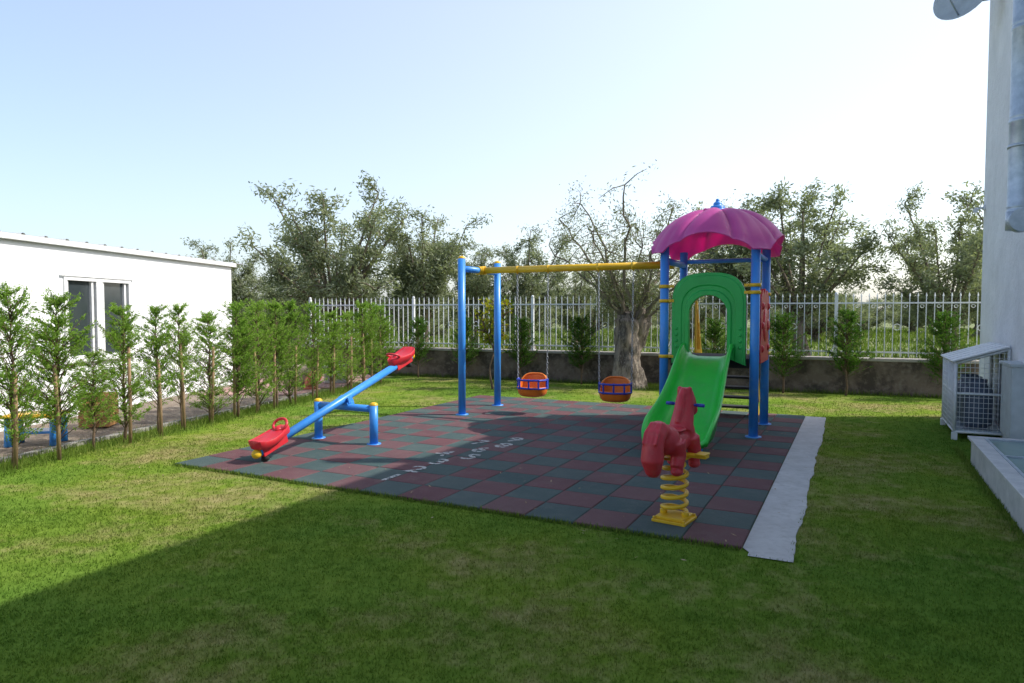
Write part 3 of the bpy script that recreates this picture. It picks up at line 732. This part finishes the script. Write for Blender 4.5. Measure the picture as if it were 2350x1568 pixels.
# ------------------------------------------------------------------ trees
def olive(name, seed, H, R, th, r0, nclump, nleaf, LL, LW, cr, mat, bark, gn=0, twk=8, thin=1.0, droop=0, limb=.30, bark2=None):
    rng = np.random.default_rng(seed); rd = random.Random(seed)
    e = thing(name, (0, 0, 0))
    mb = MB()
    tx, ty = rd.uniform(-.15, .15)*(th), rd.uniform(-.1, .1)*th
    n = 26 if gn else 8
    pts = [(tx*f+.05*math.sin(5*f+seed), ty*f+.05*math.cos(4*f+seed), -.1+(th+.1)*f) for f in [i/n for i in range(n+1)]]
    def fn(a, f):
        if not gn: return 1+.1*math.sin(3*a+seed+4*f)
        return 1+gn*(.5*math.sin(2*a+3*f+1)+.4*math.sin(3*a+7*f)+.35*math.sin(5*a-9*f+1)+.25*math.sin(9*a+11*f)+.22*math.sin(14*a-19*f)+.25*math.sin(23*f+2*a)+.15*math.sin(41*f+5*a))
    if gn: rads = [r0*(1.25-.38*min(1, f*2.2)+.34*max(0, f-.55)/.45)*(1 if f < .96 else .8) for f in [i/n for i in range(n+1)]]
    else: rads = [r0*(1.45-.7*min(1, f*1.6)) for f in [i/n for i in range(n+1)]]
    mb.tube(pts, rads, 36 if gn else 9, fn=fn)
    top = Vector(pts[-1])-Vector((0, 0, r0*.3)); zm = (th+H)/2+.1; hz = (H-th)/2+.05
    if gn:
        for a_, l_ in ((.4, .22), (2.3, .30), (4.2, .18), (5.3, .26)):
            q = top+Vector((math.cos(a_), math.sin(a_), 0))*r0*.55
            mb.tube([q-Vector((0, 0, .3)), q, q+Vector((math.cos(a_)*.08, math.sin(a_)*.08, l_))], [r0*.42, r0*.40, r0*.24], 12, fn=lambda a, f: 1+.18*math.sin(3*a+5*f)+.1*math.sin(7*a))
    bb_ = MB() if bark2 else mb
    C = []; D = []; S = []
    per = nleaf//(nclump*twk)
    for i in range(nclump):
        phi = i*2.39996+rd.uniform(-.4, .4); f = (i+.5)/nclump; z = th+.3+(H-cr*.8-th-.3)*(f**.85)*rd.uniform(.86, 1.05)
        rr = R*math.sqrt(max(.05, 1-((z-zm)/hz)**2))*rd.uniform(.35, 1.0)
        c = Vector((tx+rr*math.cos(phi), ty+rr*math.sin(phi), z))
        st0 = top+(Vector((math.cos(phi), math.sin(phi), 0))*r0*.6 if gn else Vector())
        L0 = (c-st0).length; ks = 9
        mid = st0.lerp(c, .5)+Vector((rd.uniform(-.2, .2), rd.uniform(-.2, .2), rd.uniform(-.1, .35)))*min(1, R/2)
        bz = [st0*(1-t)**2+mid*2*t*(1-t)+c*t*t for t in [k/ks for k in range(ks+1)]]
        if gn:
            for k in range(1, ks): bz[k] += Vector((rd.uniform(-.07, .07), rd.uniform(-.07, .07), rd.uniform(-.04, .04)))*L0*.5
        rb = r0*limb*thin
        bb_.tube(bz, [rb*(1-.85*k/ks)+.006 for k in range(ks+1)], 6)
        for j in range(twk):
            d = Vector(rd.gauss(0, 1) for _ in range(3)); d.z = d.z*.8+.25-droop; d.normalize()
            s0 = bz[rd.choice((5, 6, 7, 8, 9) if not gn else (3, 4, 5, 6, 7, 8, 9))]; ln = cr*rd.uniform(.5, 1.15)
            e1 = s0+d*ln; m1 = s0+d*ln*.5+Vector((rd.uniform(-.1, .1), rd.uniform(-.1, .1), .1))*cr
            bb_.tube([s0, m1, e1], [.014*thin+.003, .009*thin+.002, .004], 4)
            k = int(per*rd.uniform(.3, 1.7))
            tt = rng.uniform(.15, 1.12, k)[:, None]
            s0a, ma, ea = [np.array(q) for q in (s0, m1, e1)]
            P = s0a*(1-tt)**2+ma*2*tt*(1-tt)+ea*tt*tt + rng.normal(size=(k, 3))*cr*.18
            C.append(P); D.append(np.array(d)[None]*.7+rng.normal(size=(k, 3))*.7)
            S.append(np.clip(.45+rng.normal(size=k)*.22+rd.uniform(-.2, .2), 0, 1))
    obj('trunk', mb, bark, e)
    if bark2: obj('branches', bb_, bark2, e)
    C = np.concatenate(C); D = np.concatenate(D); S = np.concatenate(S)
    me = leaves('crown', C, D, LL*rng.uniform(.7, 1.3, len(C)), LW*rng.uniform(.7, 1.3, len(C)), rng, mat, S)
    o = bpy.data.objects.new('crown', me); link(o, e)
    return e
def rm_tree(e):
    for c in list(e.children): bpy.data.objects.remove(c)
    bpy.data.objects.remove(e)
LAB_O = 'grey green olive tree standing in meadow behind the fence'
var = []
for i, (H, R, th, nc) in enumerate(((5.0, 1.9, 1.1, 18), (5.0, 1.55, 1.1, 18), (5.0, 2.1, 1.1, 22), (5.0, 1.8, 1.1, 20), (3.4, 2.1, .4, 20))):
    e = olive('olive_tree', 20+i, H, R, th, .19, nc, 18000, .125, .036, .58, OLIVE, BARK, twk=9, thin=.8)
    tag(e, LAB_O, 'tree', 'olive trees in the grove'); var.append(e)
far = [(-11.7, 28, 5.1, 1.0, 1), (-5.9, 22, 6.2, 1.12, 2), (-3.1, 23.2, 5.7, 1.0, 1), (-1.35, 26, 4.8, .8, 1), (.7, 26, 5.0, .9, 3), (7.8, 24.5, 6.2, 1.0, 1), (9.2, 22, 6.1, 1.12, 0),
       (12.9, 20, 5.3, .95, 2), (16.4, 21.5, 6.3, 1.1, 3), (-9.8, 31, 3.8, 1.3, 0), (-7.4, 29, 3.8, 1.1, 3), (-4.5, 31, 3.8, 1.2, 2), (2.7, 29, 3.8, 1.1, 0), (5.2, 31, 4.0, 1.1, 2), (19.5, 26, 4.6, 1.3, 0)]
for x, y, H, w, k in far:
    place(var[k], (x, y, 0), random.uniform(0, 6.28), (w*H/5*1.02, w*H/5*1.02, H/5.0))
rd = random.Random(4)
for row, Y in enumerate((36, 43, 52, 65)):
    n = 11+row*2; wd = Y*.85
    for i in range(n):
        x = -wd+2*wd*(i+.5)/n+rd.uniform(-1.5, 1.5); s = rd.uniform(.8, 1.05)*(1+row*.10)
        if (i+row) % 3: place(var[4], (x, Y+rd.uniform(-2, 2), 0), rd.uniform(0, 6.28), (s*1.3, s*1.3, s*.88))
        else: place(var[rd.randrange(4)], (x, Y+rd.uniform(-2, 2), 0), rd.uniform(0, 6.28), (s*1.3, s*1.3, s*.70))
for e in var: rm_tree(e)
e = olive('olive_tree', 53, 4.7, 2.1, 1.5, .31, 18, 15000, .075, .019, .62, OLIVEF, BARKF, gn=.20, twk=12, thin=.6, limb=.18, bark2=BARKT)
e.location = (2.45, 14.25, 0); tag(e, 'old pruned olive with thick gnarled trunk before the wall', 'tree')

def cypress(seed, H, Rm, nb, mat, z0=.25, per=84):
    rng = np.random.default_rng(seed); rd = random.Random(seed)
    e = thing('cypress_tree', (0, 0, 0), 0, 'young green cypress hedge tree tied to wooden stake', 'tree', 'young cypress trees of the hedge')
    mb = MB(); wob = [(rd.uniform(-.02, .02), rd.uniform(-.02, .02)) for _ in range(8)]
    pts = [(wob[i][0], wob[i][1], -.05+(H*.97+.05)*i/7) for i in range(8)]
    mb.tube(pts, [.022*(1-.85*i/7) for i in range(8)], 7)
    C = []; D = []; S = []
    for i in range(nb):
        f = rd.random()**.9; z = z0+(H-z0-.10)*f
        prof = (.55+.55*math.sin(min(1, (f+.15)*1.2)*pi*.6))*(1-.78*max(0, f-.5)/.5)
        prof = max(prof, .2)
        ln = Rm*prof*rd.uniform(.35, 1.5); az = rd.uniform(0, 6.283); el = rd.uniform(.45, 1.2)
        d = Vector((math.cos(az)*math.cos(el), math.sin(az)*math.cos(el), math.sin(el)))
        ln2 = min(ln/math.cos(el)*.85, .48); s0 = Vector((0, 0, z-ln2*.4))
        e1 = s0+d*ln2+Vector((math.cos(az), math.sin(az), -.1))*ln2*.15; m1 = s0+d*ln2*.5
        mb.tube([s0, m1, e1], [.006, .004, .0015], 4)
        side = d.cross(Vector((0, 0, 1))).normalized(); pl = (side+Vector((rd.uniform(-.5, .5), rd.uniform(-.5, .5), rd.uniform(-.5, .5)))).normalized()
        for j in range(8):
            t = rd.uniform(.2, 1); q = s0.lerp(e1, t); sg = rd.choice((-1, 1)); dd = (d+pl*sg*rd.uniform(.3, 1.1)+Vector((0, 0, rd.uniform(-.2, .35)))).normalized()
            l3 = .14*(1.15-t*.4)*rd.uniform(.5, 1.5)*(1-.35*f); k = per//8
            tt = rng.uniform(0, 1, k)[:, None]
            P = np.array(q)[None]+np.array(dd)[None]*l3*tt+rng.normal(size=(k, 3))*.010
            C.append(P); D.append(np.array(dd)[None]+rng.normal(size=(k, 3))*.5)
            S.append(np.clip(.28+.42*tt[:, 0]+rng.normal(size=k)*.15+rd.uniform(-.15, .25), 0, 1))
    obj('trunk', mb, BARKY, e)
    C = np.concatenate(C); D = np.concatenate(D); S = np.concatenate(S)
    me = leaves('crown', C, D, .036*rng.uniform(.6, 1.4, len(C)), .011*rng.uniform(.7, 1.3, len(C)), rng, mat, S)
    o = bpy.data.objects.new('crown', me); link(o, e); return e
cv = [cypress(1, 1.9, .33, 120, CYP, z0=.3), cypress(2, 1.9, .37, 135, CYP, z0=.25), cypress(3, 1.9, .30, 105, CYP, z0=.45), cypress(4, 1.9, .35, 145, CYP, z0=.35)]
mb = MB(); mb.tube([(0, 0, -.05), (.005, .004, .5), (0, 0, 1.12)], [.022, .021, .019], 8)
stake0 = obj('wooden_stake', mb, STAKEM, label='weathered round wooden stake beside hedge tree', cat='stake', group='wooden stakes supporting the hedge trees')
HY = [(5.95, 1.0), (6.45, 1.02), (6.95, 1.0), (7.42, 1.04), (8.31, .98), (8.86, .92), (9.26, .95), (9.76, .93), (10.32, .99), (10.84, .95), (11.30, .97), (11.80, .94), (12.46, .95), (13.15, .95), (13.75, .93), (14.3, .95), (14.75, .96), (15.2, .95)]
rd = random.Random(9)
seq = [1, 2, 0, 3, 0, 2, 2, 1, 3, 1, 3, 1, 0, 3, 1, 3, 0, 3]
for (Y, s), k in zip(HY, seq):
    wd_ = 1.08 if Y > 10 else 1.0
    c = place(cv[k], (hedgeX(Y)+rd.uniform(-.04, .04), Y, 0), rd.uniform(0, 6.28), (s*rd.uniform(.85, 1.12)*wd_, s*rd.uniform(.85, 1.12)*wd_, s*rd.uniform(.90, 1.05)))
    if Y > 6.5:
        h = rd.uniform(.85, 1.08)
        c = place(stake0, (hedgeX(Y)+rd.uniform(.02, .10), Y-rd.uniform(.08, .14), 0), 0, (1, 1, h)); c.rotation_euler = (rd.uniform(-.03, .03), rd.uniform(-.03, .03), 0)
c = place(cv[2], (hedgeX(7.83)+.02, 7.83, 0), 1, (.8, .8, .62), 'small thin yellowing cypress sapling in the hedge row')
bpy.data.objects.remove(stake0)
cd = [cypress(11, 1.7, .35, 150, CYPD, z0=.4), cypress(12, 1.7, .32, 140, CYPD, z0=.45)]
for t, s in ((.04, .95), (1.63, 1.0), (2.74, .94), (4.05, .87), (6.85, .92), (8.29, .9), (9.69, .87), (10.96, .87)):
    p = W0-WX*t-WY*.4
    c = place(cd[rd.randrange(2)], (p.x, p.y, 0), rd.uniform(0, 6.28), (s*1.1, s*1.1, s), 'dark green young cypress planted in front of the wall'); c['group'] = 'young cypresses along the boundary wall'
for e in cv+cd: rm_tree(e)
e = olive('citrus_tree', 77, 2.15, .42, .75, .022, 9, 900, .085, .04, .26, CITR, BARKY, twk=5, thin=1.2); e.location = (-.45, 14.1, 0)
tag(e, 'thin young citrus tree with yellowing leaves by the wall', 'tree')

# ------------------------------------------------------------------ small things
tb = thing('play_table', (-5.75, 8.2, 0), .2, 'small blue and yellow plastic play table in the yard', 'table')
mb = MB(); mb.box(-.30, .30, -.22, .22, .34, .37); mb.box(-.27, .27, -.18, .18, .37, .38); obj('table_top', mb, YEL, tb, bevel=.012)
for x in (-.24, .24):
    for y in (-.15, .15):
        mb = MB(); mb.tube([(x, y, 0), (x, y, .34)], [.04, .03], 12); obj('leg', mb, BLUE, tb)
mb = MB(); mb.box(-.23, .23, -.14, .14, .14, .17); obj('shelf', mb, BLUE, tb, bevel=.01)
ct = MB()
for i in range(4):
    z = .02+i*.115; ct.box(-.19, .19, -.19, -.175, z, z+.095); ct.box(-.19, .19, .175, .19, z, z+.095); ct.box(-.19, -.175, -.174, .174, z, z+.095); ct.box(.175, .19, -.174, .174, z, z+.095)
for x in (-.165, .165):
    for y in (-.165, .165): ct.box(x-.009, x+.009, y-.009, y+.009, .01, .46)
ct.box(-.17, .17, -.17, .17, .02, .035)
obj('wooden_crate', ct, WOODC, bevel=.003, label='small slatted wooden crate on the yard soil', cat='crate', loc=(-5.75, 9.45, 0), rz=.2)
mb = MB(); X = Matrix.Translation((-4.55, 14.5, .22)) @ Matrix.Rotation(math.radians(62), 4, Vector((-.3, 1, 0)))
mb.lathe([(.001, -.32), (.08, -.31), (.18, -.22), (.235, -.05), (.23, .1), (.17, .24), (.10, .31), (.09, .38), (.12, .41), (.10, .41), (.075, .37), (.07, .3)], 24, X)
mb.tube([X @ Vector(p) for p in ((.16, 0, .22), (.2, 0, .33), (.1, 0, .37))], .02, 8); mb.tube([X @ Vector(p) for p in ((-.16, 0, .22), (-.2, 0, .33), (-.1, 0, .37))], .02, 8)
obj('clay_jar', mb, CLAY, label='large pale clay jar lying tilted on the paving', cat='jar')
mb = MB(); mb.tube([(0, 0, 0), (0, 0, .16), (.05, 0, .26), (.16, 0, .28), (.22, 0, .28)], [.11, .11, .115, .11, .12], 18); mb.tube([(0, 0, .0), (0, 0, .05)], .14, 18)
obj('terracotta_pipe', mb, TERRA, label='bent orange terracotta pipe standing on the paving', cat='pipe', loc=(-4.15, 14.0, .01), rz=-.5)
mb = MB(); mb.box(-.25, .25, -.2, .2, 0, .34); mb.box(-.28, .28, -.23, .23, .34, .39)
obj('white_stone_block', mb, MARB, bevel=.01, label='white stone pedestal block on the paving', cat='block', loc=(-3.95, 15.3, .01), rz=.2)

# ------------------------------------------------------------------ grass
rng = np.random.default_rng(1)
def blades(name, P, L, W, mat, lean=.5):
    n = len(P); az = rng.uniform(0, 2*pi, n); la = rng.uniform(0, 2*pi, n); lm = np.abs(rng.normal(0, lean, n))
    T = np.stack([np.cos(la)*np.sin(lm), np.sin(la)*np.sin(lm), np.cos(lm)], 1)*L[:, None]
    S = np.stack([np.cos(az), np.sin(az), np.zeros(n)], 1)*(W[:, None]/2)
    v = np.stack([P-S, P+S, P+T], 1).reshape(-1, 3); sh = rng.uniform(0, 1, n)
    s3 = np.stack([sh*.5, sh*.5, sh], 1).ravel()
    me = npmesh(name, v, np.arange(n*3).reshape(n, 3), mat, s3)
    o = bpy.data.objects.new(name, me); link(o); o['kind'] = 'stuff'; return o
def ab(P):
    d = P-np.array([N0.x, N0.y]); return d@np.array([U.x, U.y]), d@np.array([V.x, V.y])
Ps = []
for d0, d1, dens in ((1.6, 3.6, 9000), (3.6, 5.5, 5500), (5.5, 8.5, 2400), (8.5, 12, 1000), (12, 17.5, 300)):
    n = int(2*d1*.95*(d1-d0)*dens); Ps.append(np.stack([rng.uniform(-d1*.95, d1*.95, n), rng.uniform(d0, d1, n)], 1))
P = np.concatenate(Ps); a, b_ = ab(P)
jit = rng.normal(0, .012, len(P))
inm = (a > -.004+jit) & (a < 16*T+.004-jit) & (b_ > -.0+jit) & (b_ < 14*T-jit)
wob = .03*np.sin(a*9)+.02*np.sin(a*23+1)
strip = (a > -.1) & (a < 6.5) & (b_ > -.31+wob*.4+jit) & (b_ <= .01)
dB = (P-np.array([C0.x, C0.y]))@np.array([V.x, V.y]); sB = -(P-np.array([C0.x, C0.y]))@np.array([U.x, U.y])
bld = (dB < .02) & (sB > 0) | ((dB < .6) & (sB > 3.9)& (sB < 8.7))
wl = (P-np.array([W0.x, W0.y]))@np.array([WY.x, WY.y]) > -.02
lf = P[:, 0] < hedgeX(P[:, 1])-.36+rng.normal(0, .03, len(P))
P = P[~(inm | strip | bld | wl | lf)]
dist = np.linalg.norm(P, axis=1)
L = rng.uniform(.012, .027, len(P)); W = (.003+.0007*dist)*rng.uniform(.7, 1.3, len(P))
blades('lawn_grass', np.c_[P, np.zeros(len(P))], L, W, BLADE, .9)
Q = []
Y = rng.uniform(5.5, 15.5, 9000); Q.append(np.stack([hedgeX(Y)+rng.normal(-.05, .16, len(Y)), Y], 1))
t = rng.uniform(-2, 14.5, 6000); oo = np.abs(rng.normal(0, .10, len(t)))+.02
Q.append(np.stack([W0.x-WX.x*t-WY.x*oo, W0.y-WX.y*t-WY.y*oo], 1))
th_ = rng.uniform(0, 6.28, 2500); rr = .45+np.abs(rng.normal(0, .2, 2500)); Q.append(np.stack([2.5+rr*np.cos(th_), 14.2+rr*np.sin(th_)*.6], 1))
t = rng.uniform(0, 5.67, 2600); oo = -np.abs(rng.normal(0, .02, len(t)))-.006
Q.append(np.stack([N0.x+V.x*t+U.x*oo, N0.y+V.y*t+U.y*oo], 1))
s_ = rng.uniform(3.0, 8.6, 2500); oo = .59+np.abs(rng.normal(0, .03, len(s_)))
Q.append(np.stack([C0.x-U.x*s_+V.x*oo, C0.y-U.y*s_+V.y*oo], 1))
Q = np.concatenate(Q); blades('edge_grass', np.c_[Q, np.zeros(len(Q))], rng.uniform(.04, .13, len(Q))*np.where(np.linalg.norm(Q-np.array([N0.x, N0.y]), axis=1) < 5.8, .45, 1), rng.uniform(.005, .012, len(Q)), WEED, .5)
n = 60000; Yv = rng.uniform(12.5, 60, n)**1.0; Xv = rng.uniform(-.95, .95, n)*Yv; Pm = np.stack([Xv, Yv], 1)
keep = (Pm-np.array([W0.x, W0.y]))@np.array([WY.x, WY.y]) > .35; Pm = Pm[keep & ~((Pm[:, 0] < -5.8) & (Pm[:, 1] < 20))]
dm = np.linalg.norm(Pm, axis=1)
blades('meadow_grass', np.c_[Pm, np.zeros(len(Pm))], rng.uniform(.08, .38, len(Pm)), .012+dm*.0012, WEED, .5)
n = 170; la = rng.uniform(-.8, 6.4, n); lb = rng.uniform(-.3, 6.4, n)
P3 = np.stack([N0.x+U.x*la+V.x*lb, N0.y+U.y*la+V.y*lb, np.full(n, .031)], 1)
Dd = np.stack([rng.normal(size=n), rng.normal(size=n), rng.normal(0, .12, n)], 1); Dd = nrm(Dd)
Sd = np.stack([-Dd[:, 1], Dd[:, 0], rng.normal(0, .2, n)], 1); LLn = rng.uniform(.025, .05, n)[:, None]; WWn = LLn*.3
v = np.stack([P3-Dd*LLn/2, P3+Sd*WWn/2, P3+Dd*LLn/2, P3-Sd*WWn/2], 1).reshape(-1, 3)
o = bpy.data.objects.new('fallen_leaves', npmesh('fallen_leaves', v, np.arange(n*4).reshape(n, 4), LITT)); link(o); o['kind'] = 'stuff'

# ------------------------------------------------------------------ light, sky, camera
el = math.radians(45)
w = bpy.data.worlds.new('World'); sc.world = w; w.use_nodes = True; nt = w.node_tree; nt.nodes.clear()
sky = N(nt, 'ShaderNodeTexSky', sky_type='NISHITA'); sky.sun_disc = False; sky.sun_elevation = el; sky.sun_rotation = math.radians(90)
sky.air_density = 1.0; sky.dust_density = 2.2; sky.ozone_density = 1.4
# bright haze layer: strongest low in the sky and towards the sun side, thinning out overhead
tcw = N(nt, 'ShaderNodeTexCoord'); dp = N(nt, 'ShaderNodeVectorMath', operation='DOT_PRODUCT'); nt.links.new(tcw.outputs['Generated'], dp.inputs[0]); dp.inputs[1].default_value = (.95, .2, -.15)
mr = N(nt, 'ShaderNodeMapRange'); mr.inputs[1].default_value = -.55; mr.inputs[2].default_value = .4; nt.links.new(dp.outputs['Value'], mr.inputs[0])
hz = ramp(nt, mr.outputs[0], 0, 1, (.27, .33, .45), (.60, .61, .61))
sx_ = N(nt, 'ShaderNodeSeparateXYZ'); nt.links.new(tcw.outputs['Generated'], sx_.inputs[0])
hz = mix(nt, 1.0, hz, ramp(nt, sx_.outputs['Z'], .40, .80, (1, 1, 1), (.12, .12, .14)), 'MULTIPLY')
bg = N(nt, 'ShaderNodeBackground'); bg.inputs[1].default_value = .14; o_ = N(nt, 'ShaderNodeOutputWorld')
vm = N(nt, 'ShaderNodeVectorMath', operation='SCALE'); vm.inputs['Scale'].default_value = 6.2; nt.links.new(hz, vm.inputs[0])
vs_ = N(nt, 'ShaderNodeVectorMath', operation='SCALE'); vs_.inputs['Scale'].default_value = 1.25; nt.links.new(sky.outputs[0], vs_.inputs[0])
va = N(nt, 'ShaderNodeVectorMath', operation='ADD'); nt.links.new(vm.outputs[0], va.inputs[0]); nt.links.new(vs_.outputs[0], va.inputs[1])
nt.links.new(va.outputs[0], bg.inputs[0]); nt.links.new(bg.outputs[0], o_.inputs[0])
sl_ = bpy.data.lights.new('sun', 'SUN'); sl_.energy = 5; sl_.angle = math.radians(.5); sl_.color = (1, .96, .89)
so = bpy.data.objects.new('sun', sl_); COL.objects.link(so); so.location = (20, 0, 20)
dirv = Vector((-math.cos(el), .0, -math.sin(el))); so.rotation_euler = dirv.to_track_quat('-Z', 'Y').to_euler()
cam = bpy.data.cameras.new('camera'); cam.lens = 24; cam.sensor_width = 36; cam.clip_end = 3000; cam.clip_start = .05
co = bpy.data.objects.new('camera', cam); COL.objects.link(co); co.location = (0, 0, 1.6); co.rotation_euler = (math.radians(90-2.52), 0, 0)
sc.camera = co
sc.view_settings.view_transform = 'Standard'; sc.view_settings.look = 'None'; sc.view_settings.exposure = 0
